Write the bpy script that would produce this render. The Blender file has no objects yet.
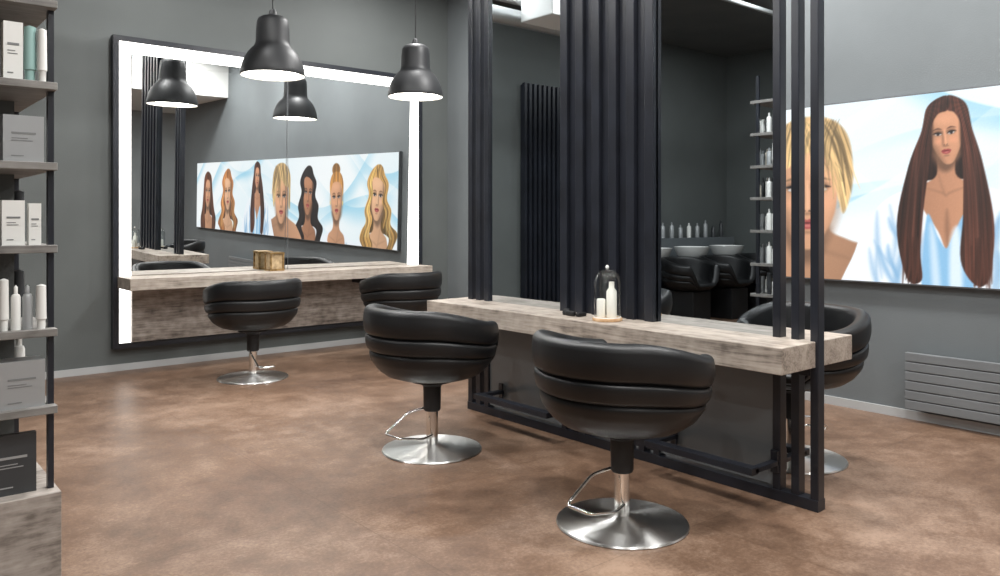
import bpy, bmesh, math, random
import numpy as np
from mathutils import Vector, Matrix
random.seed(4); np.random.seed(4)
scene=bpy.context.scene
COL=scene.collection

# ------------------------------------------------------------ materials
def srgb(r,g,b):
    def f(c):
        c/=255.0
        return c/12.92 if c<=0.04045 else ((c+0.055)/1.055)**2.4
    return (f(r),f(g),f(b),1.0)
def pmat(name,color,rough=0.5,metal=0.0,emis=None,es=0.0,trans=0.0,coat=0.0,spec=0.5):
    m=bpy.data.materials.new(name); m.use_nodes=True
    b=m.node_tree.nodes['Principled BSDF']
    b.inputs['Base Color'].default_value=color
    b.inputs['Roughness'].default_value=rough
    b.inputs['Metallic'].default_value=metal
    b.inputs['Specular IOR Level'].default_value=spec
    if emis: 
        b.inputs['Emission Color'].default_value=emis; b.inputs['Emission Strength'].default_value=es
    b.inputs['Transmission Weight'].default_value=trans
    b.inputs['Coat Weight'].default_value=coat
    return m
def N(m,t,**k):
    n=m.node_tree.nodes.new(t)
    for a,v in k.items(): setattr(n,a,v)
    return n
def noisy(m,c1,c2,scale=(1,1,1),ns=3.0,detail=6,rough=None,bump=0.0,bscale=60,lo=0.35,hi=0.65):
    nt=m.node_tree; L=nt.links; b=nt.nodes['Principled BSDF']
    tc=N(m,'ShaderNodeTexCoord'); mp=N(m,'ShaderNodeMapping'); mp.inputs['Scale'].default_value=scale
    L.new(tc.outputs['Object'],mp.inputs['Vector'])
    no=N(m,'ShaderNodeTexNoise'); no.inputs['Scale'].default_value=ns; no.inputs['Detail'].default_value=detail
    L.new(mp.outputs[0],no.inputs['Vector'])
    cr=N(m,'ShaderNodeValToRGB'); cr.color_ramp.elements[0].position=lo; cr.color_ramp.elements[1].position=hi
    cr.color_ramp.elements[0].color=c1; cr.color_ramp.elements[1].color=c2
    L.new(no.outputs['Fac'],cr.inputs['Fac']); L.new(cr.outputs['Color'],b.inputs['Base Color'])
    if bump>0:
        n2=N(m,'ShaderNodeTexNoise'); n2.inputs['Scale'].default_value=bscale; L.new(tc.outputs['Object'],n2.inputs['Vector'])
        bp=N(m,'ShaderNodeBump'); bp.inputs['Strength'].default_value=bump; bp.inputs['Distance'].default_value=0.01
        L.new(n2.outputs['Fac'],bp.inputs['Height']); L.new(bp.outputs[0],b.inputs['Normal'])
    return m

M_wall=noisy(pmat('wall_paint_charcoal',(0,0,0,1),0.7),srgb(87,91,90),srgb(92,96,95),ns=1.5,bump=0.08,bscale=90)
M_wallR=noisy(pmat('wall_paint_grey',(0,0,0,1),0.7),srgb(102,107,109),srgb(107,112,114),ns=1.5,bump=0.08,bscale=90)
M_wallS=noisy(pmat('wall_paint_light',(0,0,0,1),0.8),srgb(150,153,153),srgb(158,160,160),ns=1.5)
M_ceil=noisy(pmat('ceiling_paint',(0,0,0,1),0.85),srgb(92,95,95),srgb(98,101,101),ns=2)
M_white=pmat('ceiling_white',srgb(225,225,222),0.8)
M_base=pmat('baseboard_grey',srgb(175,176,176),0.5)
M_black=noisy(pmat('black_steel',(0,0,0,1),0.33),srgb(26,28,34),srgb(34,37,45),ns=4)
M_blackmat=pmat('black_matte',srgb(18,18,20),0.6)
M_leather=noisy(pmat('black_leather',(0,0,0,1),0.43),srgb(13,14,16),srgb(19,20,22),ns=6,bump=0.07,bscale=260)
M_mirror=pmat('mirror_glass',(0.82,0.84,0.84,1),0.0,1.0)
M_mirror2=pmat('mirror_glass_smoked',(0.62,0.67,0.70,1),0.01,1.0)
M_led=pmat('led_band',(0.9,0.9,0.9,1),0.5,emis=(1,0.98,0.94,1),es=3.0)
M_lampb=pmat('lamp_black',srgb(42,43,45),0.5)
M_lampw=pmat('lamp_inner_white',srgb(240,238,232),0.5)
M_bulb=pmat('lamp_diffuser',(1,1,1,1),0.5,emis=(1,0.95,0.87,1),es=12)
M_gpanel=pmat('glossy_grey_panel',srgb(102,107,110),0.22,spec=0.6)
M_rad=noisy(pmat('radiator_paint',(0,0,0,1),0.45),srgb(110,113,115),srgb(116,119,121),ns=3)
M_gold=noisy(pmat('brass_gold',(0,0,0,1),0.45,0.8),srgb(130,104,66),srgb(180,150,104),ns=30)
M_ash=noisy(pmat('pale_wood',(0,0,0,1),0.5),srgb(190,150,110),srgb(215,182,145),ns=30)
M_amber=noisy(pmat('lantern_pane',(0,0,0,1),0.3),srgb(150,128,96),srgb(196,172,136),ns=25)
M_candle=pmat('candle_white',srgb(240,236,226),0.4)
M_alu=pmat('lightbox_edge',srgb(120,122,125),0.4,0.6)
M_duct=pmat('duct_metal',srgb(185,187,187),0.4,0.6)
M_ceramic=pmat('ceramic_white',srgb(235,235,232),0.15)
def thin_glass():
    m=bpy.data.materials.new('clear_glass'); m.use_nodes=True; nt=m.node_tree; nt.nodes.clear(); L=nt.links
    o=N(m,'ShaderNodeOutputMaterial'); mx=N(m,'ShaderNodeMixShader'); t=N(m,'ShaderNodeBsdfTransparent'); g=N(m,'ShaderNodeBsdfGlossy'); lw=N(m,'ShaderNodeLayerWeight')
    lw.inputs['Blend'].default_value=0.5
    p=N(m,'ShaderNodeMath',operation='POWER'); p.inputs[1].default_value=2.6; L.new(lw.outputs['Facing'],p.inputs[0])
    q=N(m,'ShaderNodeMath',operation='MULTIPLY_ADD'); q.inputs[1].default_value=0.75; q.inputs[2].default_value=0.07; L.new(p.outputs[0],q.inputs[0])
    g.inputs['Roughness'].default_value=0.04; t.inputs['Color'].default_value=(0.95,0.97,0.97,1)
    L.new(q.outputs[0],mx.inputs[0]); L.new(t.outputs[0],mx.inputs[1]); L.new(g.outputs[0],mx.inputs[2]); L.new(mx.outputs[0],o.inputs[0]); return m
M_glass=thin_glass()
def chrome(name,aniso):
    m=pmat(name,srgb(242,242,240),0.32 if aniso else 0.12,1.0)
    if aniso:
        b=m.node_tree.nodes['Principled BSDF']; L=m.node_tree.links
        b.inputs['Anisotropic'].default_value=0.9; b.inputs['Anisotropic Rotation'].default_value=0.25
        t=N(m,'ShaderNodeTangent',direction_type='RADIAL',axis='Z'); L.new(t.outputs[0],b.inputs['Tangent'])
    return m
M_chrome=chrome('chrome',False); M_brushed=chrome('brushed_steel_disc',True)

def wood(name,axis,cols,across=9.0,along=0.9):
    m=pmat(name,(0,0,0,1),0.55); nt=m.node_tree; L=nt.links; b=nt.nodes['Principled BSDF']
    tc=N(m,'ShaderNodeTexCoord'); mp=N(m,'ShaderNodeMapping')
    sc=[across]*3; sc[axis]=along; mp.inputs['Scale'].default_value=sc
    L.new(tc.outputs['Object'],mp.inputs['Vector'])
    n1=N(m,'ShaderNodeTexNoise'); n1.inputs['Scale'].default_value=1.3; n1.inputs['Detail'].default_value=9; n1.inputs['Roughness'].default_value=0.7; n1.inputs['Distortion'].default_value=0.8
    L.new(mp.outputs[0],n1.inputs['Vector'])
    mp2=N(m,'ShaderNodeMapping'); s2=[across*7]*3; s2[axis]=along*4; mp2.inputs['Scale'].default_value=s2
    L.new(tc.outputs['Object'],mp2.inputs['Vector'])
    n2=N(m,'ShaderNodeTexNoise'); n2.inputs['Scale'].default_value=1.6; n2.inputs['Detail'].default_value=6
    L.new(mp2.outputs[0],n2.inputs['Vector'])
    n3=N(m,'ShaderNodeTexNoise'); n3.inputs['Scale'].default_value=14; n3.inputs['Detail'].default_value=7
    L.new(tc.outputs['Object'],n3.inputs['Vector'])
    mx=N(m,'ShaderNodeMix',data_type='FLOAT'); mx.inputs[0].default_value=0.38
    L.new(n1.outputs['Fac'],mx.inputs[2]); L.new(n2.outputs['Fac'],mx.inputs[3])
    mx3=N(m,'ShaderNodeMix',data_type='FLOAT'); mx3.inputs[0].default_value=0.25
    L.new(mx.outputs[0],mx3.inputs[2]); L.new(n3.outputs['Fac'],mx3.inputs[3]); mx=mx3
    cr=N(m,'ShaderNodeValToRGB'); e=cr.color_ramp.elements
    e[0].position=0.38; e[0].color=cols[0]; e[1].position=0.60; e[1].color=cols[2]
    k=e.new(0.47); k.color=cols[1]
    L.new(mx.outputs[0],cr.inputs['Fac']); L.new(cr.outputs['Color'],b.inputs['Base Color'])
    bp=N(m,'ShaderNodeBump'); bp.inputs['Strength'].default_value=0.25; bp.inputs['Distance'].default_value=0.004
    L.new(mx.outputs[0],bp.inputs['Height']); L.new(bp.outputs[0],b.inputs['Normal'])
    return m
WC=(srgb(104,95,87),srgb(154,143,132),srgb(186,175,164))
WC2=(srgb(72,64,59),srgb(128,117,108),srgb(170,160,151))
M_woodY=wood('grey_wood_y',1,WC); M_woodX=wood('grey_wood_x',0,WC); M_woodP=wood('grey_wood_rustic',0,WC2,across=6,along=0.9)
M_woodC=wood('grey_wood_cabinet',0,(srgb(110,102,95),srgb(152,143,135),srgb(182,173,165)),across=6,along=1.5)
M_shelf=wood('shelf_wood',0,(srgb(92,89,86),srgb(120,117,113),srgb(138,135,131)))

def floor_mat():
    m=pmat('stained_concrete_tile',(0,0,0,1),0.38); nt=m.node_tree; L=nt.links; b=nt.nodes['Principled BSDF']
    tc=N(m,'ShaderNodeTexCoord')
    n1=N(m,'ShaderNodeTexNoise'); n1.inputs['Scale'].default_value=0.9; n1.inputs['Detail'].default_value=9; n1.inputs['Roughness'].default_value=0.66; n1.inputs['Distortion'].default_value=0.4
    n2=N(m,'ShaderNodeTexNoise'); n2.inputs['Scale'].default_value=7; n2.inputs['Detail'].default_value=12; n2.inputs['Roughness'].default_value=0.78
    n3=N(m,'ShaderNodeTexNoise'); n3.inputs['Scale'].default_value=60; n3.inputs['Detail'].default_value=6; n3.inputs['Roughness'].default_value=0.75
    for n_ in (n1,n2,n3): L.new(tc.outputs['Object'],n_.inputs['Vector'])
    mx=N(m,'ShaderNodeMix',data_type='FLOAT'); mx.inputs[0].default_value=0.42
    L.new(n1.outputs['Fac'],mx.inputs[2]); L.new(n2.outputs['Fac'],mx.inputs[3])
    mx2=N(m,'ShaderNodeMix',data_type='FLOAT'); mx2.inputs[0].default_value=0.25
    L.new(mx.outputs[0],mx2.inputs[2]); L.new(n3.outputs['Fac'],mx2.inputs[3]); mx=mx2
    cr=N(m,'ShaderNodeValToRGB'); e=cr.color_ramp.elements
    e[0].position=0.39; e[0].color=srgb(80,59,46); e[1].position=0.61; e[1].color=srgb(156,131,112)
    k=e.new(0.5); k.color=srgb(116,91,73)
    L.new(mx.outputs[0],cr.inputs['Fac'])
    br=N(m,'ShaderNodeTexBrick'); br.offset=0.0; br.inputs['Scale'].default_value=1.0
    br.inputs['Brick Width'].default_value=1.2; br.inputs['Row Height'].default_value=1.2; br.inputs['Mortar Size'].default_value=0.0035; br.inputs['Mortar Smooth'].default_value=0.3
    br.inputs['Color1'].default_value=(1,1,1,1); br.inputs['Color2'].default_value=(0.86,0.86,0.86,1); br.inputs['Mortar'].default_value=(0.70,0.68,0.66,1)
    L.new(tc.outputs['Object'],br.inputs['Vector'])
    ml=N(m,'ShaderNodeMix',data_type='RGBA',blend_type='MULTIPLY'); ml.inputs[0].default_value=0.8
    L.new(cr.outputs['Color'],ml.inputs[6]); L.new(br.outputs['Color'],ml.inputs[7]); L.new(ml.outputs[2],b.inputs['Base Color'])
    mr=N(m,'ShaderNodeMapRange'); mr.inputs['To Min'].default_value=0.30; mr.inputs['To Max'].default_value=0.50
    L.new(n2.outputs['Fac'],mr.inputs['Value']); L.new(mr.outputs[0],b.inputs['Roughness'])
    bp=N(m,'ShaderNodeBump'); bp.inputs['Strength'].default_value=0.05; bp.inputs['Distance'].default_value=0.006
    L.new(n2.outputs['Fac'],bp.inputs['Height']); L.new(bp.outputs[0],b.inputs['Normal'])
    return m
M_floor=floor_mat()

# ------------------------------------------------------------ helpers
def link(name,me,parent=None,mats=None,smooth=False,bevel=0.0,loc=(0,0,0)):
    ob=bpy.data.objects.new(name,me); COL.objects.link(ob); ob.location=loc
    if parent: ob.parent=parent
    if mats is not None and len(me.materials)==0:
        for m in (mats if isinstance(mats,(list,tuple)) else [mats]): me.materials.append(m)
    if smooth:
        for p in me.polygons: p.use_smooth=True
    if bevel>0:
        b=ob.modifiers.new('bevel','BEVEL'); b.width=bevel; b.segments=2; b.limit_method='ANGLE'
    return ob
def empty(name,loc=(0,0,0),rz=0):
    e=bpy.data.objects.new(name,None); COL.objects.link(e); e.location=loc; e.rotation_euler=(0,0,rz); e.empty_display_size=0.1
    return e
def boxes_mesh(name,lst,off=(0,0,0)):
    bm=bmesh.new()
    for it in lst:
        x0,x1,y0,y1,z0,z1=it[:6]; mi=it[6] if len(it)>6 else 0
        vs=[bm.verts.new((x-off[0],y-off[1],z-off[2])) for x in (x0,x1) for y in (y0,y1) for z in (z0,z1)]
        for q in ((0,1,3,2),(4,6,7,5),(0,4,5,1),(2,3,7,6),(0,2,6,4),(1,5,7,3)):
            f=bm.faces.new([vs[i] for i in q]); f.material_index=mi
    bmesh.ops.recalc_face_normals(bm,faces=bm.faces)
    me=bpy.data.meshes.new(name); bm.to_mesh(me); bm.free(); return me
def box(name,b,mat,parent=None,bevel=0.0):
    lst=b if isinstance(b,list) else [b]
    xs=[v for i in lst for v in i[0:2]]; ys=[v for i in lst for v in i[2:4]]; zs=[v for i in lst for v in i[4:6]]
    c=((min(xs)+max(xs))/2,(min(ys)+max(ys))/2,min(zs))
    me=boxes_mesh(name,lst,c)
    loc=Vector(c)-(parent.location if parent else Vector((0,0,0)))
    return link(name,me,parent,mat,False,bevel,loc)
def lathe_mesh(name,prof,seg=48):
    bm=bmesh.new(); rings=[]
    for r,z in prof:
        if r<1e-5: rings.append([bm.verts.new((0,0,z))])
        else: rings.append([bm.verts.new((r*math.cos(2*math.pi*i/seg),r*math.sin(2*math.pi*i/seg),z)) for i in range(seg)])
    for a,b in zip(rings,rings[1:]):
        for i in range(seg):
            j=(i+1)%seg
            if len(a)==1 and len(b)==1: continue
            if len(a)==1: bm.faces.new((a[0],b[i],b[j]))
            elif len(b)==1: bm.faces.new((a[i],a[j],b[0]))
            else: bm.faces.new((a[i],a[j],b[j],b[i]))
    bmesh.ops.recalc_face_normals(bm,faces=bm.faces)
    me=bpy.data.meshes.new(name); bm.to_mesh(me); bm.free()
    for p in me.polygons: p.use_smooth=True
    return me
def lathe(name,prof,mat,parent=None,loc=(0,0,0),seg=48,split=True):
    me=lathe_mesh(name,prof,seg); ob=link(name,me,parent,mat,True,0,loc)
    if split:
        md=ob.modifiers.new('es','EDGE_SPLIT'); md.split_angle=math.radians(40)
    return ob
def tube_mesh(name,pts,r,cyclic=False):
    cu=bpy.data.curves.new(name,'CURVE'); cu.dimensions='3D'; cu.bevel_depth=r; cu.bevel_resolution=4; cu.use_fill_caps=True
    sp=cu.splines.new('POLY'); sp.points.add(len(pts)-1)
    for i,p in enumerate(pts): sp.points[i].co=(*p,1)
    sp.use_cyclic_u=cyclic
    o=bpy.data.objects.new(name+'_tmp',cu); COL.objects.link(o)
    dg=bpy.context.evaluated_depsgraph_get(); dg.update()
    me=bpy.data.meshes.new_from_object(o.evaluated_get(dg)); bpy.data.objects.remove(o); bpy.data.curves.remove(cu)
    me.name=name
    for p in me.polygons: p.use_smooth=True
    return me
def round_path(pts,rad,cyclic=True,n=5):
    P=[Vector(p) for p in pts]; out=[]; L=len(P)
    for i in range(L):
        if not cyclic and i in (0,L-1): out.append(P[i]); continue
        a,b,c=P[i-1],P[i],P[(i+1)%L]
        d1=(a-b).normalized(); d2=(c-b).normalized()
        p0=b+d1*rad; p1=b+d2*rad
        for k in range(n+1):
            t=k/n; out.append((1-t)**2*p0+2*t*(1-t)*b+t*t*p1)
    return [tuple(v) for v in out]

# ------------------------------------------------------------ room
XL,XR,YS,YB,ZC=-4.5,5.8,-3.5,7.9,4.2
box('floor',(XL-0.2,XR+0.2,YS-0.2,YB+0.2,-0.1,0),M_floor)
box('ceiling',(XL-0.2,XR+0.2,YS-0.2,YB+0.2,ZC,ZC+0.1),M_ceil)
box('wall_back',(XL-0.2,XR+0.2,YB,YB+0.2,0,ZC),M_wall)
box('wall_right',(XR,XR+0.2,YS,YB,0,ZC),M_wallR)
box('wall_left',(XL-0.2,XL,YS,YB,0,ZC),M_wall)
box('wall_front',(XL-0.2,XR+0.2,YS-0.2,YS,0,ZC),M_wallS)
box('ceiling_soffit',(XL,XR,YS,0.6,3.5,ZC),M_white)
box('baseboard_back',(XL,XR,YB-0.015,YB,0,0.062),M_base)
box('baseboard_right',(XR-0.015,XR,YS,YB-0.015,0,0.062),M_base)
box('baseboard_left',(XL,XL+0.015,YS,YB-0.015,0,0.062),M_base)

# ------------------------------------------------------------ lighted mirror + counter (back wall)
wm=empty('lighted_salon_mirror',(3.66,7.88,0.2))
x0,x1,z0,z1=1.95,5.36,0.215,3.10; fb=0.05; lb=0.105; YF=7.82
box('frame',[(x0,x0+fb,YF-0.01,YB,z0,z1),(x1-fb,x1,YF-0.01,YB,z0,z1),(x0+fb,x1-fb,YF-0.01,YB,z1-fb,z1),(x0+fb,x1-fb,YF-0.01,YB,z0,z0+fb)],M_black,wm)
xa,xb,za,zb=x0+fb,x1-fb,z0+fb,z1-fb
box('light_band',[(xa,xa+lb,YF+0.001,YB-0.01,za,zb),(xb-lb,xb,YF+0.001,YB-0.01,za,zb),(xa+lb,xb-lb,YF+0.001,YB-0.01,zb-lb,zb)],M_led,wm)
mp_=box('mirror_pane',(xa+lb,xb-lb,YF+0.053,YF+0.070,za,zb-lb),M_mirror,wm)
mp_.rotation_euler=(math.radians(1.0),0,0)
box('pane_joint',(3.655,3.659,YF+0.001,YF+0.006,0.88,zb-lb),M_alu,wm)
wc=empty('mirror_counter',(3.65,7.6,0.27))
box('counter_top',(1.985,5.22,7.40,YF-0.012,0.775,0.88),M_woodX,wc,0.004)
box('wood_panel',(xa+lb,xb-lb,YF-0.035,YF-0.012,za+0.005,0.775),M_woodP,wc)
box('bracket',[(2.9,2.94,7.50,YF-0.035,0.71,0.775),(4.4,4.44,7.50,YF-0.035,0.71,0.775)],M_black,wc)
gx,gy=3.46,7.72
gl=empty('gold_lantern',(gx,gy,0.88))
g=[]; w=0.066
for sx in (-1,1):
    for sy in (-1,1):
        g.append((gx+sx*w-0.009,gx+sx*w+0.009,gy+sy*w-0.009,gy+sy*w+0.009,0.88,1.06))
g+=[(gx-w-.011,gx+w+.011,gy-w-.011,gy+w+.011,0.88,0.9),(gx-w-.011,gx+w+.011,gy-w-.011,gy+w+.011,1.05,1.07)]
box('cage',g,M_gold,gl)
box('frosted_panes',(gx-w+.002,gx+w-.002,gy-w+.002,gy+w-.002,0.9,1.05),M_amber,gl)

# ------------------------------------------------------------ pendant lamps
sh_o=[(0.268,0.0),(0.272,0.01),(0.269,0.04),(0.258,0.09),(0.240,0.14),(0.213,0.19),(0.182,0.228),(0.158,0.252),(0.147,0.275),(0.143,0.30),(0.139,0.40),(0.133,0.465),(0.122,0.492),(0.095,0.51),(0.045,0.52),(0.035,0.525),(0.03,0.56),(0.02,0.575),(0.0,0.575)]
sh_i=[(0.268,0.0),(0.262,0.004),(0.258,0.04),(0.247,0.09),(0.229,0.138),(0.202,0.185),(0.17,0.223),(0.147,0.25),(0.135,0.285),(0.0,0.30)]
def lamp(x,y,zb):
    e=empty('pendant_lamp',(x,y,zb))
    lathe('shade_outer',sh_o,M_lampb,e,seg=64)
    lathe('shade_inner',sh_i,M_lampw,e,seg=64)
    lathe('diffuser',[(0,0.03),(0.20,0.03),(0.245,0.045),(0.2,0.06),(0,0.06)],M_bulb,e,seg=48)
    lathe('cord',[(0,0.57),(0.006,0.57),(0.006,ZC-zb-0.03),(0,ZC-zb-0.03)],M_blackmat,e,seg=10)
    lathe('ceiling_canopy',[(0,ZC-zb),(0.06,ZC-zb),(0.06,ZC-zb-0.02),(0.02,ZC-zb-0.04),(0,ZC-zb-0.04)],M_blackmat,e,seg=24)
lamp(2.9,6.5,2.645); lamp(4.38,6.5,2.61)

# ------------------------------------------------------------ styling station (double sided divider)
XM=3.63
st=empty('salon_styling_station',(XM,3.26,0))
px0,px1=3.60,3.66
ZT=ZC
box('counter_top',(3.30,3.97,1.93,4.75,0.690,0.815),M_woodY,st,0.004)
bars=[]
for yy in (1.915,2.015,2.115): bars.append((px0,px1,yy,yy+0.042,0.0,ZT))
for yy in (4.41,4.505,4.60): bars.append((px0,px1,yy,yy+0.05,0.0,ZT))
for k in range(6):
    yy=2.90+k*0.139; bars.append((px0-0.02,px1+0.02,yy,yy+0.062,0.815,ZT))
box('vertical_bars',bars,M_black,st,0.004)
box('bar_backing',(px0+0.012,px1-0.012,2.90,3.65,0.815,ZT),M_black,st)
box('mirror_panes',[(px0+0.02,px1-0.02,2.157,2.90,0.815,ZT),(px0+0.02,px1-0.02,3.65,4.41,0.815,ZT)],M_mirror2,st)
box('lower_panels',[(px0+0.015,px1-0.015,2.157,2.87,0.07,0.69),(px0+0.015,px1-0.015,3.66,4.41,0.07,0.69)],M_gpanel,st)
box('lower_bars',[(px0,px1,y,y+0.042,0.0,0.69) for y in (2.87,2.98,3.09,3.41,3.52,3.618)]+[(px0+0.015,px1-0.015,2.912,3.618,0.07,0.69)],M_black,st)
box('base_rail',[(px0-0.005,px1+0.005,1.914,4.65,0.0,0.055),(px0+0.001,px1-0.001,1.96,4.64,0.645,0.689)],M_black,st,0.002)
fr=[]
for (ya,yb) in ((2.12,2.78),(3.55,4.28)):
    for sx in (-1,1):
        xc=XM+sx*0.24
        fr.append((xc-0.03,xc+0.03,ya,yb,0.172,0.207))
        for yy in (ya,yb-0.04):
            a,b=sorted((xc,XM+sx*0.025)); fr.append((a,b,yy,yy+0.04,0.178,0.202))
            fr.append((min(XM+sx*0.03,XM+sx*0.045),max(XM+sx*0.03,XM+sx*0.045),yy,yy+0.04,0.14,0.25))
box('footrest_bars',fr,M_black,st,0.003)

# ------------------------------------------------------------ glass cloche etc on station
ZK=0.816
cl=empty('glass_cloche',(3.44,3.12,ZK))
lathe('wood_base',[(0,0),(0.085,0),(0.088,0.008),(0.085,0.018),(0,0.018)],M_ash,cl,seg=40)
ro=[(0.078,0.019),(0.078,0.20),(0.075,0.235),(0.062,0.268),(0.040,0.290),(0.014,0.299),(0.0,0.30)]
lathe('dome',ro,M_glass,cl,seg=48,split=False)
lathe('knob',[(0,0.30),(0.006,0.30),(0.012,0.31),(0.006,0.321),(0,0.322)],M_ceramic,cl,seg=16)
lathe('dome_rim',[(0.076,0.018),(0.081,0.018),(0.081,0.024),(0.076,0.024),(0.076,0.018)],M_ceramic,cl,seg=48)
lathe('white_candle',[(0,0.019),(0.026,0.019),(0.026,0.12),(0.022,0.125),(0,0.125)],M_candle,cl,loc=(-0.02,0.03,0),seg=24)
lathe('white_bottle',[(0,0.019),(0.03,0.019),(0.03,0.17),(0.016,0.19),(0.016,0.225),(0,0.225)],M_candle,cl,loc=(0.015,-0.02,0),seg=24)
dish=empty('black_hair_clips',(3.46,3.36,ZK))
box('clip_a',(3.43,3.50,3.34,3.37,ZK,ZK+0.022),M_blackmat,dish,0.006)
box('clip_b',(3.42,3.45,3.38,3.45,ZK,ZK+0.03),M_blackmat,dish,0.008)
lathe('brush_head',[(0,0.0),(0.028,0.0),(0.03,0.015),(0.02,0.035),(0,0.04)],M_blackmat,dish,loc=(0.0,0.11,0),seg=20)

# ------------------------------------------------------------ salon chair
def sm(a,b,x):
    t=min(1,max(0,(x-a)/(b-a))); return t*t*(3-2*t)
def shell_mesh():
    NF=128; zb=0.43; th=0.085
    tz=[.43,.44,.465,.505,.56,.63,.72,.80,.90]; tr=[.12,.20,.285,.340,.380,.402,.415,.422,.424]
    def rr(z): return float(np.interp(z,tz,tr))
    edges=[0,.46,.69,1.0]
    rows=[]
    for b in range(3):
        n=16 if b==0 else 14
        for i in range(n+1):
            if i==0 and b>0: continue
            s=i/n
            if b>0: s=0.5-0.5*math.cos(math.pi*s)
            else: s=1-(1-s)**1.6
            rows.append((b,s,edges[b]+(edges[b+1]-edges[b])*s))
    bm=bmesh.new(); cols=[]
    for k in range(NF):
        ph=2*math.pi*k/NF; g=abs(math.atan2(math.sin(ph),math.cos(ph)))/math.pi
        R=0.515+(0.76-0.515)*sm(0.16,0.30,g)+(0.85-0.76)*sm(0.30,0.75,g)
        prof=[]
        for b,s,v in rows:
            z=zb+(R-zb)*v; amp=0.022*min(1,(R-zb)/0.4)
            e=abs(2*s-1) if b>0 else (max(0,(s-0.45)/0.55) )
            if b==2 and s>0.5: e=0
            bul=0.006*math.sin(math.pi*s) if b>0 else 0
            prof.append((rr(z)-amp*e**9+bul,z))
        r0=prof[-1][0]; 
        for i in range(1,9):
            a=math.pi*i/8; prof.append((r0-th/2+th/2*math.cos(a),R+0.036*math.sin(a)))
        zi=min(0.48,R-0.01)
        for i in range(1,9):
            z=R+(zi-R)*i/8; prof.append((min(r0-th,max(rr(z)-th-0.01*math.sin(math.pi*i/8),0.262)),z))
        for r in (0.2,0.1): prof.append((r,zi))
        c=[bm.verts.new((r*math.cos(ph)*0.96,r*math.sin(ph),z)) for r,z in prof]
        cols.append(c)
    n=len(cols[0])
    for k in range(NF):
        a=cols[k]; b=cols[(k+1)%NF]
        for i in range(n-1): bm.faces.new((a[i],b[i],b[i+1],a[i+1]))
    bm.faces.new([c[0] for c in cols][::-1]); bm.faces.new([c[-1] for c in cols])
    bmesh.ops.recalc_face_normals(bm,faces=bm.faces)
    me=bpy.data.meshes.new('tub_shell'); bm.to_mesh(me); bm.free()
    for p in me.polygons: p.use_smooth=True
    me.materials.append(M_leather); return me
ME_shell=shell_mesh()
ME_seat=lathe_mesh('seat_cushion',[(0,0.47),(0.27,0.47),(0.295,0.49),(0.30,0.515),(0.285,0.54),(0.24,0.553),(0,0.56)]); ME_seat.materials.append(M_leather)
ME_mount=lathe_mesh('mount',[(0,0.435),(0.13,0.435),(0.13,0.42),(0.075,0.405),(0.055,0.39),(0.052,0.25),(0.047,0.24),(0.0,0.24)]); ME_mount.materials.append(M_blackmat)
ME_col=lathe_mesh('column',[(0,0.25),(0.036,0.25),(0.036,0.034),(0.05,0.03),(0,0.03)]); ME_col.materials.append(M_chrome)
ME_disc=lathe_mesh('base_disc',[(0,0.0),(0.300,0.0),(0.305,0.004),(0.301,0.011),(0.28,0.015),(0.15,0.024),(0.06,0.034),(0.05,0.042),(0.0,0.042)],80); ME_disc.materials.append(M_brushed)
ME_lev=tube_mesh('pump_lever',round_path([(-0.03,0.045,0.25),(-0.13,0.07,0.235),(-0.30,0.07,0.135),(-0.30,-0.075,0.135),(-0.13,-0.07,0.10),(-0.03,-0.035,0.10)],0.03,False),0.0075); ME_lev.materials.append(M_chrome)
def chair(x,y,rz,name='salon_chair'):
    e=empty(name,(x,y,0),rz)
    link('tub_shell',ME_shell,e); link('seat_cushion',ME_seat,e); 
    o=link('mount_collar',ME_mount,e); o.modifiers.new('es','EDGE_SPLIT').split_angle=0.7
    o=link('column',ME_col,e); o.modifiers.new('es','EDGE_SPLIT').split_angle=0.7
    o=link('base_disc',ME_disc,e); o.modifiers.new('es','EDGE_SPLIT').split_angle=0.7
    link('pump_lever',ME_lev,e)
    return e
chair(2.785,2.434,math.radians(2))
chair(2.79,3.96,math.radians(3))
chair(2.84,6.78,math.radians(90))
chair(4.39,6.78,math.radians(92))
chair(4.30,2.45,math.radians(180))

# ------------------------------------------------------------ radiator
rd=empty('convector_radiator',(5.70,1.7,0.09))
rb=[(5.78,5.788,1.0,2.38,0.12,0.46)]
zz=0.09
for k in range(6):
    rb.append((5.70,5.735,0.98,2.40,zz,zz+0.060)); zz+=0.066
rb.append((5.735,5.78,1.02,2.36,0.11,0.465))
box('convector_panels',rb,M_rad,rd,0.004)

# ------------------------------------------------------------ product shelving
ps=empty('product_shelving_unit',(0.0,3.75,0))
sx0,sx1=-0.75,0.635
hs=[0.71,0.997,1.307,1.613,1.911,2.215,2.52]
box('shelves',[(sx0,sx1,3.31,4.19,h-0.028,h) for h in hs],M_shelf,ps,0.002)
box('back_panel',(sx0+0.02,0.56,3.74,3.76,0.393,2.75),M_wall,ps)
up=[]
for yy in (3.36,4.10):
    for xx in (sx0+0.005,0.612): up.append((xx,xx+0.02,yy,yy+0.03,0.393,2.75))
box('uprights',up,M_black,ps)
box('base_cabinet',[(sx0-0.01,0.645,3.295,4.205,0.06,0.393),(sx0+0.03,0.61,3.34,4.16,0,0.06)],M_woodC,ps,0.003)

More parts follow.
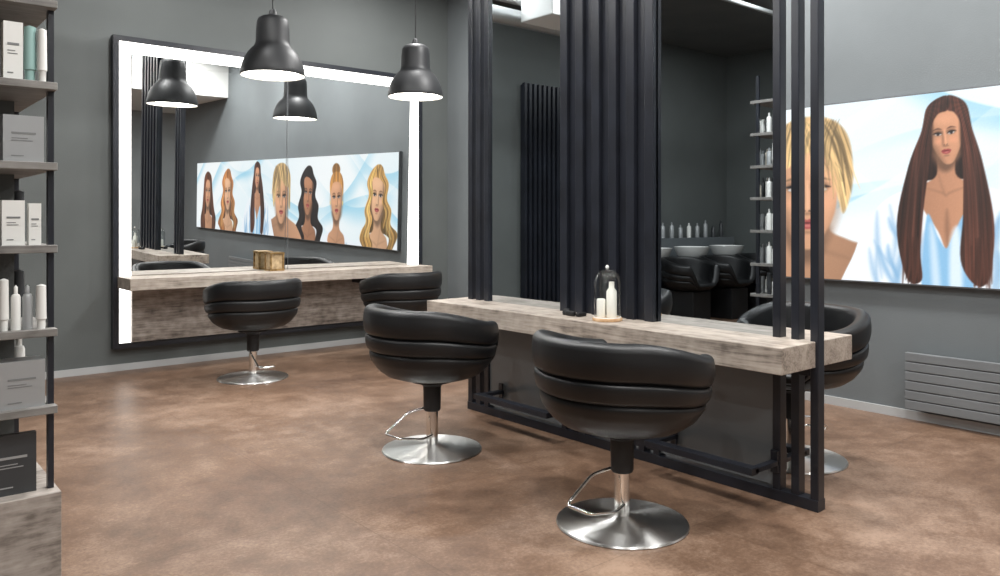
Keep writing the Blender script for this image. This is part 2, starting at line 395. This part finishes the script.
PM=[pmat('pack_white',srgb(226,226,222),0.4),pmat('pack_silver',srgb(165,167,168),0.3,0.3),pmat('pack_mint',srgb(150,185,180),0.4),pmat('pack_cream',srgb(196,188,174),0.45),pmat('pack_dark',srgb(58,60,62),0.35),pmat('pack_label',srgb(120,122,122),0.4)]
lst=[]
def pbx(xc,w,yc,d,z,h,mi,lab=5):
    lst.append((xc-w/2,xc+w/2,yc-d/2,yc+d/2,z,z+h,mi))
    lst.append((xc-w*0.30,xc+w*0.30,yc-d/2-0.0015,yc-d/2,z+h*0.60,z+h*0.64,lab))
    lst.append((xc-w*0.30,xc+w*0.10,yc-d/2-0.0015,yc-d/2,z+h*0.50,z+h*0.515,lab))
    lst.append((xc-w*0.30,xc+w*0.22,yc-d/2-0.0015,yc-d/2,z+h*0.45,z+h*0.465,lab))
    lst.append((xc-w*0.30,xc+w*0.0,yc-d/2-0.0015,yc-d/2,z+h*0.12,z+h*0.14,lab))
pbx(0.50,0.062,3.385,0.05,hs[4],0.215,0); pbx(0.428,0.06,3.385,0.05,hs[4],0.20,3)
pbx(0.50,0.072,3.385,0.06,hs[2],0.165,0); pbx(0.42,0.06,3.385,0.06,hs[2],0.165,0); pbx(0.570,0.04,3.38,0.04,hs[2],0.155,0)
pbx(0.525,0.15,3.40,0.11,hs[0],0.172,1); pbx(0.50,0.15,3.38,0.03,0.393,0.22,4,1)
pbx(0.53,0.13,3.39,0.10,hs[3],0.17,1); pbx(0.535,0.12,3.40,0.10,hs[5],0.15,0)
for i,h in enumerate(hs[:6]):
    x=0.30
    while x>-0.7:
        w=random.uniform(0.05,0.09); pbx(x,w,3.42,0.06,h,random.uniform(0.14,0.21),random.choice([0,1,3,0])); x-=w+random.uniform(0.01,0.04)
    x=0.40
    for q in range(8):
        w=random.uniform(0.05,0.08); lst.append((x-w/2,x+w/2,3.95,4.01,h,h+random.uniform(.12,.2),random.choice([0,1,3,0]))); x-=w+random.uniform(.02,.05)
def goods(name,items,boxlst,mats,parent=None):
    bm=bmesh.new()
    if boxlst:
        m0=boxes_mesh('tmp',boxlst); bm.from_mesh(m0); bpy.data.meshes.remove(m0)
    for (x,y,z,r,h,mi,kind) in items:
        if kind==0: prof=[(0,0),(r,0),(r,h*.72),(r*.8,h*.78),(r*.4,h*.8),(r*.4,h*.95),(0,h)]
        elif kind==1: prof=[(0,0),(r*.75,0),(r*.8,h*.2),(r,h*.22),(r*.9,h*.97),(r*.2,h),(0,h)]
        else: prof=[(0,0),(r,0),(r,h*.9),(r*.97,h),(0,h)]
        seg=20; rings=[]
        for rr_,zz_ in prof:
            rings.append([bm.verts.new((x,y,z+zz_))] if rr_<1e-6 else [bm.verts.new((x+rr_*math.cos(6.28318*i/seg),y+rr_*math.sin(6.28318*i/seg),z+zz_)) for i in range(seg)])
        for a,b in zip(rings,rings[1:]):
            for i in range(seg):
                j=(i+1)%seg
                if len(a)==1: f=bm.faces.new((a[0],b[i],b[j]))
                elif len(b)==1: f=bm.faces.new((a[i],a[j],b[0]))
                else: f=bm.faces.new((a[i],a[j],b[j],b[i]))
                f.material_index=mi; f.smooth=True
    bmesh.ops.recalc_face_normals(bm,faces=bm.faces)
    me=bpy.data.meshes.new(name); bm.to_mesh(me); bm.free()
    for m in mats: me.materials.append(m)
    o=link(name,me,parent); o.modifiers.new('es','EDGE_SPLIT').split_angle=0.7; return o
it=[(0.555,3.37,hs[4],0.022,0.21,2,1),(0.59,3.345,hs[4],0.017,0.20,0,1),
    (0.47,3.36,hs[1],0.017,0.19,0,1),(0.508,3.36,hs[1],0.016,0.165,0,0),(0.545,3.36,hs[1],0.017,0.165,1,0),(0.587,3.345,hs[1],0.018,0.165,0,1),(0.43,3.37,hs[1],0.018,0.18,4,0)]
for h in hs[0:6]:
    for q in range(7): it.append((0.56-q*0.07,4.14,h,0.02,random.uniform(.14,.2),random.choice([0,1,3,4]),random.choice([0,1])))
    for q in range(5):
        it.append((0.585,3.80+q*0.055,h,0.023,random.uniform(.15,.22),random.choice([0,1,4,0]),random.choice([0,1])))
goods('haircare_products',it,lst,PM)

# ------------------------------------------------------------ slatted screen near back wall (seen in mirrors)
sl=[(-0.64,0.26,7.84,7.87,0.06,3.2)]
x=-0.64
while x<0.25: sl.append((x,x+0.045,7.79,7.84,0.0,3.22)); x+=0.0855
box('black_slat_screen',sl,M_black)

# ------------------------------------------------------------ hair-washing area along the back wall (seen in mirrors)
for i,xw in enumerate((-1.7,-2.6,-3.5)):
    e=empty('shampoo_chair',(xw,6.95,0))
    o=link('tub_shell',ME_shell,e,loc=(0,-0.35,0)); o.rotation_euler=(0,0,math.radians(-90))
    o=link('seat_cushion',ME_seat,e,loc=(0,-0.35,0))
    box('pedestal',[(xw-0.2,xw+0.2,6.40,6.85,0,0.435),(xw-0.28,xw+0.28,7.02,7.42,0,0.80)],M_blackmat,e,0.01)
    b=lathe('basin',[(0,0.80),(0.12,0.80),(0.22,0.88),(0.26,0.98),(0.27,1.0),(0.25,1.0),(0.2,0.9),(0.1,0.84),(0,0.83)],M_ceramic,e,loc=(0,0.28,0))
box('wash_area_cabinet',(-4.3,-1.0,7.62,7.88,0,1.12),M_gpanel)
bt=[]
for k in range(14): bt.append((-4.1+k*0.22,7.74,1.12,0.035,random.uniform(.18,.28),random.choice([0,4,1]),0))
goods('wash_area_bottles',bt,None,PM)

# ceiling ducts and pipes
dp=empty('ceiling_ducts',(1.5,3.5,3.95))
PIP=((6.0,0.05,3.62,0.6),(6.35,0.09,3.55,0.6),(5.3,0.03,3.95,-3.4))
for (yy,r,zz,xs_) in PIP:
    link('pipe',tube_mesh('pipe',[(xs_-1.5,yy-3.5,zz-3.95),(1.9,yy-3.5,zz-3.95)],r),dp,M_duct)
hb=[]
for xx in (1.0,2.4):
    for (yy,r,zz,xs_) in PIP: hb.append((xx,xx+0.02,yy-0.01,yy+0.01,zz+r-0.01,ZC))
box('hangers',hb,M_blackmat,dp)
box('duct_box',(1.35,2.05,5.4,5.85,3.35,3.62),M_white,dp,0.01)
box('duct_box_hanger',(1.68,1.72,5.6,5.64,3.62,ZC),M_blackmat,dp)

# ------------------------------------------------------------ illuminated poster (flat light box, printed by vertex colour)
PY0,PY1,PZ0,PZ1=-0.90,6.75,0.955,2.268
W=PY1-PY0; Hh=PZ1-PZ0
CELL=0.0056
ns=int(W/CELL); nz=int(Hh/CELL)
S,Z=np.meshgrid(np.linspace(0,W,ns),np.linspace(PZ0,PZ1,nz))
def sstep(a,b,x):
    t=np.clip((x-a)/(b-a),0,1); return t*t*(3-2*t)
IMG=np.empty((nz,ns,3)); c_w=np.array([248,251,252.]); c_b=np.array([165,214,234.])
base=0.25+0.25*np.sin(S*1.3+Z*1.1)
IMG[:]=c_w+(c_b-c_w)*base[...,None]*0.35
rs=np.random.RandomState(7)
for j in range(26):
    s0=rs.uniform(-0.5,W+0.5); z0_=rs.uniform(PZ0,PZ1); sl_=rs.uniform(-0.9,0.9); wd=rs.uniform(0.1,0.4); cv=rs.uniform(-0.5,0.5)
    u=S-s0; dd=(Z-z0_)-sl_*u-cv*u*u
    a=sstep(-wd,0.0,dd)*sstep(0.02,0,dd)*np.exp(-(u/0.9)**2)*0.6
    colr=c_w if j%2 else np.array([136,202,230.])
    IMG=IMG*(1-a[...,None])+colr*a[...,None]
def cat(pts,n=6):
    P=np.array(pts,float); L=len(P); out=[]
    for i in range(L):
        p0,p1,p2,p3=P[i-1],P[i],P[(i+1)%L],P[(i+2)%L]
        for k in range(n):
            t=k/n; out.append(0.5*((2*p1)+(-p0+p2)*t+(2*p0-5*p1+4*p2-p3)*t*t+(-p0+3*p1-3*p2+p3)*t**3))
    return np.array(out)
class Fig:
    def __init__(s,cs,cz,k,tilt=0,fx=1): s.cs,s.cz,s.k=cs,cz,k; s.c,s.s_=math.cos(tilt),math.sin(tilt); s.fx=fx
    def paint(s,pts,col,soft=0.03,alpha=1.0,strand=0.0,freq=40,wav=0.0,grad=None,face=False):
        P=cat(pts)
        if face:
            P=np.stack([P[:,0]*s.fx,P[:,1]],-1)
            P=np.stack([P[:,0]*s.c-P[:,1]*s.s_,P[:,0]*s.s_+P[:,1]*s.c],-1)
        U=(S-s.cs)/s.k; V=(Z-s.cz)/s.k
        m=soft+0.02+wav
        x0,x1=P[:,0].min()-m,P[:,0].max()+m; y0,y1=P[:,1].min()-m,P[:,1].max()+m
        c=np.where((U[0]>x0)&(U[0]<x1))[0]; r=np.where((V[:,0]>y0)&(V[:,0]<y1))[0]
        if len(c)==0 or len(r)==0: return
        sl_=(slice(r[0],r[-1]+1),slice(c[0],c[-1]+1))
        u=U[sl_]; v=V[sl_]
        uu=u+wav*np.sin(v*7+u*2) if wav else u
        d=np.full(u.shape,1e9); ins=np.zeros(u.shape,bool)
        for i in range(len(P)):
            a=P[i]; b=P[(i+1)%len(P)]; e=b-a; L2=e@e+1e-12
            t=np.clip(((uu-a[0])*e[0]+(v-a[1])*e[1])/L2,0,1)
            dx=uu-a[0]-t*e[0]; dy=v-a[1]-t*e[1]; d=np.minimum(d,dx*dx+dy*dy)
            cond=((a[1]>v)!=(b[1]>v)); xi=a[0]+(v-a[1])/(b[1]-a[1]+1e-12)*e[0]
            ins^=cond&(uu<xi)
        sd=np.sqrt(d)*np.where(ins,1,-1)
        al=sstep(-soft*0.5,soft*0.5,sd)*alpha
        cc=np.ones(u.shape+(3,))*np.array(col,float)
        if strand:
            dv=np.clip(1.05-v,0.05,None)
            q=uu/(0.42+0.55*np.tanh(dv*0.55)+0.05*dv)
            w=q*freq*0.62+0.35*np.sin(v*1.3)
            sh=1+strand*(0.40*np.sin(w)+0.30*np.sin(w*2.31+1.3)+0.35*np.sin(w*0.41+0.5)+0.25*np.sin(w*4.3+.7))
            sh*=1+0.16*np.sin(v*1.6+1.2)
            cc*=sh[...,None]
        if grad is not None:
            cc*=(1+grad[0]*u+grad[1]*v)[...,None]
        cc=np.clip(cc,0,255)
        IMG[sl_]=IMG[sl_]*(1-al[...,None])+cc*al[...,None]
def ell(cx,cy,rx,ry,n=14): return [(cx+rx*math.cos(2*math.pi*i/n),cy+ry*math.sin(2*math.pi*i/n)) for i in range(n)]
def portrait(cs,cz,k,skin,hair,style,L=3.0,bare=False,tilt=0.0,fx=0.9,turn=0.0,hw=1.0):
    f=Fig(cs,cz,k,tilt,fx); skin=np.array(skin,float); hair=np.array(hair,float)
    wav=0.09 if style=='wavy' else 0.0
    if style in('long','wavy'):
        f.paint([(-.45,.85),(0,1.06),(.45,.85),(.62,.2),(.70,-.8),(.90,-L*.55),(.85,-L*.97),(.3,-L*.9),(-.4,-L*.9),(-.9,-L*.97),(-1.0,-L*.6),(-.78,-.8),(-.62,.2)],hair*0.5,0.05,strand=.3,freq=44,wav=wav)
    if not bare:
        for sx in (1,-1):
            f.paint([(.25*sx,-1.25),(.95*sx,-1.40),(1.6*sx,-1.7),(2.1*sx,-2.3),(2.5*sx,-3.2),(2.9*sx,-4.8),(0,-4.8),(0,-2.4)],(240,245,250),0.05)
            rr_=np.random.RandomState(int(cs*100)+sx+3)
            for j in range(16):
                o=rr_.uniform(.5,2.2); v0=-1.5-.5*max(0,o-.8)-rr_.uniform(0,1.6); ww=rr_.uniform(.06,.22); sw=rr_.uniform(-.8,.3); ln=rr_.uniform(.7,2.0)
                f.paint([(o*sx,v0),((o+sw*.4+ww)*sx,v0-ln*.45),((o+sw)*sx,v0-ln),((o+sw*.4-ww*.3)*sx,v0-ln*.5)],rr_.choice([0,1])*np.array([35,20,8.])+np.array([112,166,210.]),0.18,alpha=.65)
    if bare:
        f.paint([(-.3,-.3),(.3,-.3),(.34,-.52),(.6,-.64),(.95,-.80),(1.15,-1.4),(-1.3,-1.4),(-1.1,-.85),(-.6,-.64),(-.34,-.52)],skin*.88,0.05,grad=(-.10,0.05))
        f.paint([(.2,-.75),(.7,-.9),(.75,-.94),(.2,-.82)],skin*.7,0.08,alpha=.5)
    else:
        f.paint([(-.22,-.3),(.22,-.3),(.24,-1.05),(.6,-1.36),(.66,-1.9),(.38,-2.6),(.05,-3.15),(-.2,-2.6),(-.62,-1.9),(-.6,-1.36),(-.24,-1.05)],skin*.92,0.06,grad=(.10,0))
        f.paint([(-.5,-1.42),(-.1,-1.52),(0,-1.60),(.1,-1.52),(.5,-1.40),(.1,-1.58),(0,-1.66),(-.1,-1.58)],skin*.72,0.10,alpha=.55)
        f.paint([(-.22,-.9),(-.12,-1.4),(-.02,-1.6),(-.14,-1.2)],skin*.7,0.14,alpha=.5)
        f.paint([(.02,-2.0),(.08,-2.5),(.04,-3.0),(-.03,-2.5)],skin*.6,0.16,alpha=.6)
        f.paint([(-.5,-2.2),(-.2,-2.75),(0,-3.05),(.16,-2.75),(.52,-2.2),(.6,-4.8),(-.55,-4.8)],(140,190,226),0.06)
        f.paint([(.10,-2.9),(.34,-2.6),(.40,-4.8),(.12,-4.8)],(220,236,247),0.18)
        f.paint([(-.42,-2.5),(-.25,-2.9),(-.1,-4.8),(-.3,-4.8)],(216,233,245),0.18,alpha=.8)
    f.paint([(-.32,-.45),(.30,-.45),(.22,-.80),(0,-.98),(-.22,-.84)],skin*.50,0.20,alpha=.85)
    F=dict(face=True)
    f.paint([(0,.80),(.3,.68),(.45,.35),(.46,0),(.41,-.30),(.26,-.58),(.10,-.765),(-.10,-.765),(-.26,-.58),(-.41,-.30),(-.46,0),(-.45,.35),(-.3,.68)],skin,0.05,grad=(.16,.06),**F)
    t=turn
    f.paint([(-.48,.4),(-.37,.2),(-.40,-.1),(-.26,-.42),(-.14,-.74),(-.4,-.6),(-.55,0)],skin*.62,0.22,alpha=.65,**F)
    f.paint([(.50,.15),(.45,-.12),(.27,-.50),(.18,-.70),(.40,-.55),(.54,-.1)],skin*.74,0.18,alpha=.5,**F)
    f.paint(ell(t,.44,.24,.13),np.minimum(skin*1.12+6,252),0.24,alpha=.5,**F)
    for sx in (1,-1):
        f.paint(ell(.21*sx+t*.7,-.14,.12,.08),np.minimum(skin*1.10+np.array([10,2,2]),252),0.15,alpha=.55,**F)
        f.paint(ell(.195*sx+t,.095,.135,.07),skin*.48,0.10,alpha=.72,**F)
        f.paint([(.10*sx+t,.045),(.16*sx+t,.078),(.24*sx+t,.080),(.30*sx+t,.05),(.22*sx+t,.024),(.15*sx+t,.022)],(200,194,190),0.02,**F)
        f.paint(ell(.20*sx+t,.053,.045,.036),(38,28,26),0.025,**F)
        f.paint([(.07*sx+t,.05),(.15*sx+t,.108),(.25*sx+t,.115),(.36*sx+t,.085),(.25*sx+t,.078),(.15*sx+t,.072)],(22,15,14),0.03,**F)
        f.paint([(.08*sx+t,.178),(.2*sx+t,.228),(.35*sx+t,.178),(.21*sx+t,.195)],hair*.35+np.array([22,15,12]),0.045,alpha=.85,**F)
        f.paint(ell(.042*sx+t,-.245,.022,.012),skin*.35,0.025,**F)
    f.paint([(-.06+t,.1),(-.10+t,-.16),(-.085+t,-.25),(-.03+t,-.1)],skin*.62,0.09,alpha=.65,**F)
    f.paint([(-.01+t,.14),(.02+t,.14),(.035+t,-.19),(-.015+t,-.19)],np.minimum(skin*1.16+6,252),0.07,alpha=.7,**F)
    f.paint(ell(t,-.285,.09,.018),skin*.55,0.05,alpha=.6,**F)
    f.paint([(-.15+t,-.41),(-.05+t,-.36),(t,-.374),(.05+t,-.36),(.15+t,-.41),(.075+t,-.492),(-.075+t,-.492)],(166,76,74),0.03,**F)
    f.paint([(-.14+t,-.41),(t,-.404),(.14+t,-.41),(t,-.424)],(82,30,32),0.022,**F)
    f.paint(ell(.01+t,-.454,.065,.016),(214,134,126),0.03,alpha=.7,**F)
    f.paint(ell(t,-.545,.08,.02),skin*.62,0.06,alpha=.65,**F)
    if style in('long','wavy'):
        lk=[(.03,.70),(.20,.60),(.35,.30),(.375,-.20),(.42,-1.0),(.42,-L*.55),(.36,-L*.85),(.62*hw,-L*1.01),(.92*hw,-L*.97),(1.04*hw,-L*.62),(.80*hw,-.8),(.62,.2),(.48,.82),(.05,1.08)]
        lm=[(.05,.70),(-.20,.60),(-.36,.30),(-.385,-.20),(-.46,-1.0),(-.58,-L*.5),(-.66,-L*.8),(-.56*hw,-L*1.0),(-.92*hw,-L*.99),(-1.16*hw,-L*.62),(-.88*hw,-.8),(-.62,.2),(-.48,.82),(0,1.08)]
        f.paint(lk,hair,0.045,strand=.42,freq=52,wav=wav); f.paint(lm,hair*.82,0.045,strand=.42,freq=52,wav=wav)
        f.paint([(.04,1.04),(.0,.86),(.03,.70),(.06,.86)],hair*.4,0.04,alpha=.8)
        for o in (.52,.68,-.56,-.74):
            f.paint([(o,-.3),(o*1.10,-1.2),(o*1.22,-L*.7),(o*1.12,-L*.7),(o*1.02,-1.2)],np.minimum(hair*1.8+20,255),0.10,alpha=.35)
        for sx in (1,-1):
            f.paint([(.34*sx,.50),(.40*sx,.1),(.42*sx,-.6),(.34*sx,-.1)],hair*.4,0.10,alpha=.55)
        if style=='long':
            for j in range(26):
                o=rs.uniform(.6,1.0)*rs.choice([-1,1])*hw; f.paint([(o,-L*.7),(o+.03,-L*.9),(o+rs.uniform(-.12,.06),-L*rs.uniform(1.0,1.07)),(o-.03,-L*.88)],hair*rs.choice([.6,.9,1.2]),0.05,alpha=.75)
    elif style=='short':
        f.paint([(-.62,.3),(-.58,.75),(-.2,1.05),(.3,1.03),(.58,.78),(.66,.30),(.62,-.05),(.52,-.28),(.44,.0),(.38,.38),(.1,.60),(-.3,.36),(-.5,.30),(-.50,-.2),(-.6,-.3)],hair*.85,0.05,strand=.34,freq=44)
        for j in range(44):
            a=rs.uniform(.0,.5); e_=rs.uniform(.05,.28); f.paint([(a-.15,.98),(a+.04,.65),(a+e_,.15+rs.uniform(-.35,.2)),(a+.01,.62)],hair*rs.choice([.45,.65,.9,1.1,1.18]),0.03,alpha=.7)
        for j in range(24):
            a=-.5+.04*j; f.paint([(a+.05,1.0),(a-.08,.7),(a-.10,.30+rs.uniform(-.12,.1)),(a-.05,.7)],hair*rs.choice([.5,.8,1.15]),0.03,alpha=.7)
    elif style=='updo':
        f.paint(ell(.05,1.06,.30,.24),hair*.8,0.05,strand=.35,freq=44)
        f.paint([(-.46,.1),(-.50,.6),(-.25,.95),(.25,.95),(.50,.6),(.46,.1),(.38,.42),(.2,.60),(-.2,.60),(-.38,.42)],hair,0.045,strand=.35,freq=44)
        f.paint(ell(.46,-.15,.03,.09),(230,200,120),0.03); f.paint(ell(-.46,-.15,.03,.09),(230,200,120),0.03)
portrait(0.52,1.66,.42,(226,176,138),(205,158,92),'wavy',L=1.9,tilt=.08,fx=.95)
portrait(1.69,1.62,.41,(212,158,122),(176,124,66),'updo',tilt=-.05)
portrait(2.62,1.68,.42,(180,126,94),(32,24,24),'wavy',L=2.2,tilt=.05)
portrait(3.60,1.605,.55,(216,162,126),(216,180,126),'short',bare=True,fx=.97)
portrait(5.98,1.68,.42,(224,174,138),(190,124,74),'wavy',L=2.2,tilt=-.06)
portrait(7.02,1.68,.38,(204,150,116),(100,58,38),'long',L=2.3,tilt=.04)
portrait(4.60,1.972,.25,(208,150,116),(74,42,32),'long',L=3.95,tilt=.09,fx=.84,turn=-.04,hw=1.12)
IMG=np.clip(IMG+rs.normal(0,1.5,IMG.shape[:2])[...,None],0,255)
lin=np.where(IMG/255<=0.04045,IMG/255/12.92,((IMG/255+0.055)/1.055)**2.4)
me=bpy.data.meshes.new('poster_face')
XP=5.748
co=np.empty((nz,ns,3)); co[...,0]=0; co[...,1]=-(S-W/2); co[...,2]=Z-PZ0
idx=np.arange(nz*ns).reshape(nz,ns)
fa=np.stack([idx[:-1,:-1],idx[1:,:-1],idx[1:,1:],idx[:-1,1:]],-1).reshape(-1,4)
me.vertices.add(nz*ns); me.vertices.foreach_set('co',co.reshape(-1).astype(np.float32))
me.loops.add(fa.size); me.loops.foreach_set('vertex_index',fa.reshape(-1).astype(np.int32))
me.polygons.add(len(fa)); me.polygons.foreach_set('loop_start',np.arange(0,fa.size,4,dtype=np.int32)); me.polygons.foreach_set('loop_total',np.full(len(fa),4,dtype=np.int32))
me.update(calc_edges=True)
at=me.color_attributes.new('Col','FLOAT_COLOR','POINT')
cv=np.ones((nz*ns,4),np.float32); cv[:,:3]=lin.reshape(-1,3); at.data.foreach_set('color',cv.reshape(-1))
M_post=pmat('poster_print',(0.02,0.02,0.02,1),0.35)
vc=N(M_post,'ShaderNodeVertexColor',layer_name='Col'); bb=M_post.node_tree.nodes['Principled BSDF']
M_post.node_tree.links.new(vc.outputs['Color'],bb.inputs['Emission Color']); bb.inputs['Emission Strength'].default_value=1.12
me.materials.append(M_post)
po=empty('illuminated_hair_poster',(XP,(PY0+PY1)/2,PZ0))
link('poster_face',me,po)
box('lightbox_frame',[(XP+0.002,XR,PY0-0.01,PY1+0.01,PZ0-0.01,PZ1+0.01)],M_alu,po)

# ------------------------------------------------------------ lights
def area(name,x,y,z,p,size=0.3,col=(1,0.99,0.975)):
    l=bpy.data.lights.new(name,'AREA'); l.shape='DISK'; l.size=size; l.energy=p; l.color=col
    o=bpy.data.objects.new(name,l); COL.objects.link(o); o.location=(x,y,z); return o
k=0
for (x,y) in ((1.4,1.6),(1.8,3.4),(1.4,5.0),(2.3,6.3),(4.8,1.3),(4.9,3.2),(4.8,5.0),(4.5,6.6),(3.0,1.2)):
    area('ceiling_downlight_%d'%k,x,y,ZC-0.02,76); k+=1
for (x,y) in ((-1.0,4.9),(-2.5,5.6)):
    area('ceiling_downlight_%d'%k,x,y,ZC-0.02,55,0.10); k+=1
for (x,y) in ((0.8,-1.0),(3.6,-0.8),(-2.4,-1.0)):
    area('soffit_downlight_%d'%k,x,y,3.48,52,0.3); k+=1
w=bpy.data.worlds.new('world'); scene.world=w; w.use_nodes=True
w.node_tree.nodes['Background'].inputs[0].default_value=(0.6,0.65,0.7,1); w.node_tree.nodes['Background'].inputs[1].default_value=0.3

# ------------------------------------------------------------ camera
cd=bpy.data.cameras.new('camera'); cam=bpy.data.objects.new('camera',cd); COL.objects.link(cam)
cam.location=(0,0,1.4); cam.rotation_euler=(math.radians(90),0,math.radians(-40.07))
cd.sensor_width=36; cd.lens=28.476; cd.shift_y=-0.068; cd.clip_start=0.05
scene.camera=cam
try:
    scene.view_settings.view_transform='Standard'; scene.view_settings.look='None'
except Exception as ex: print(ex)
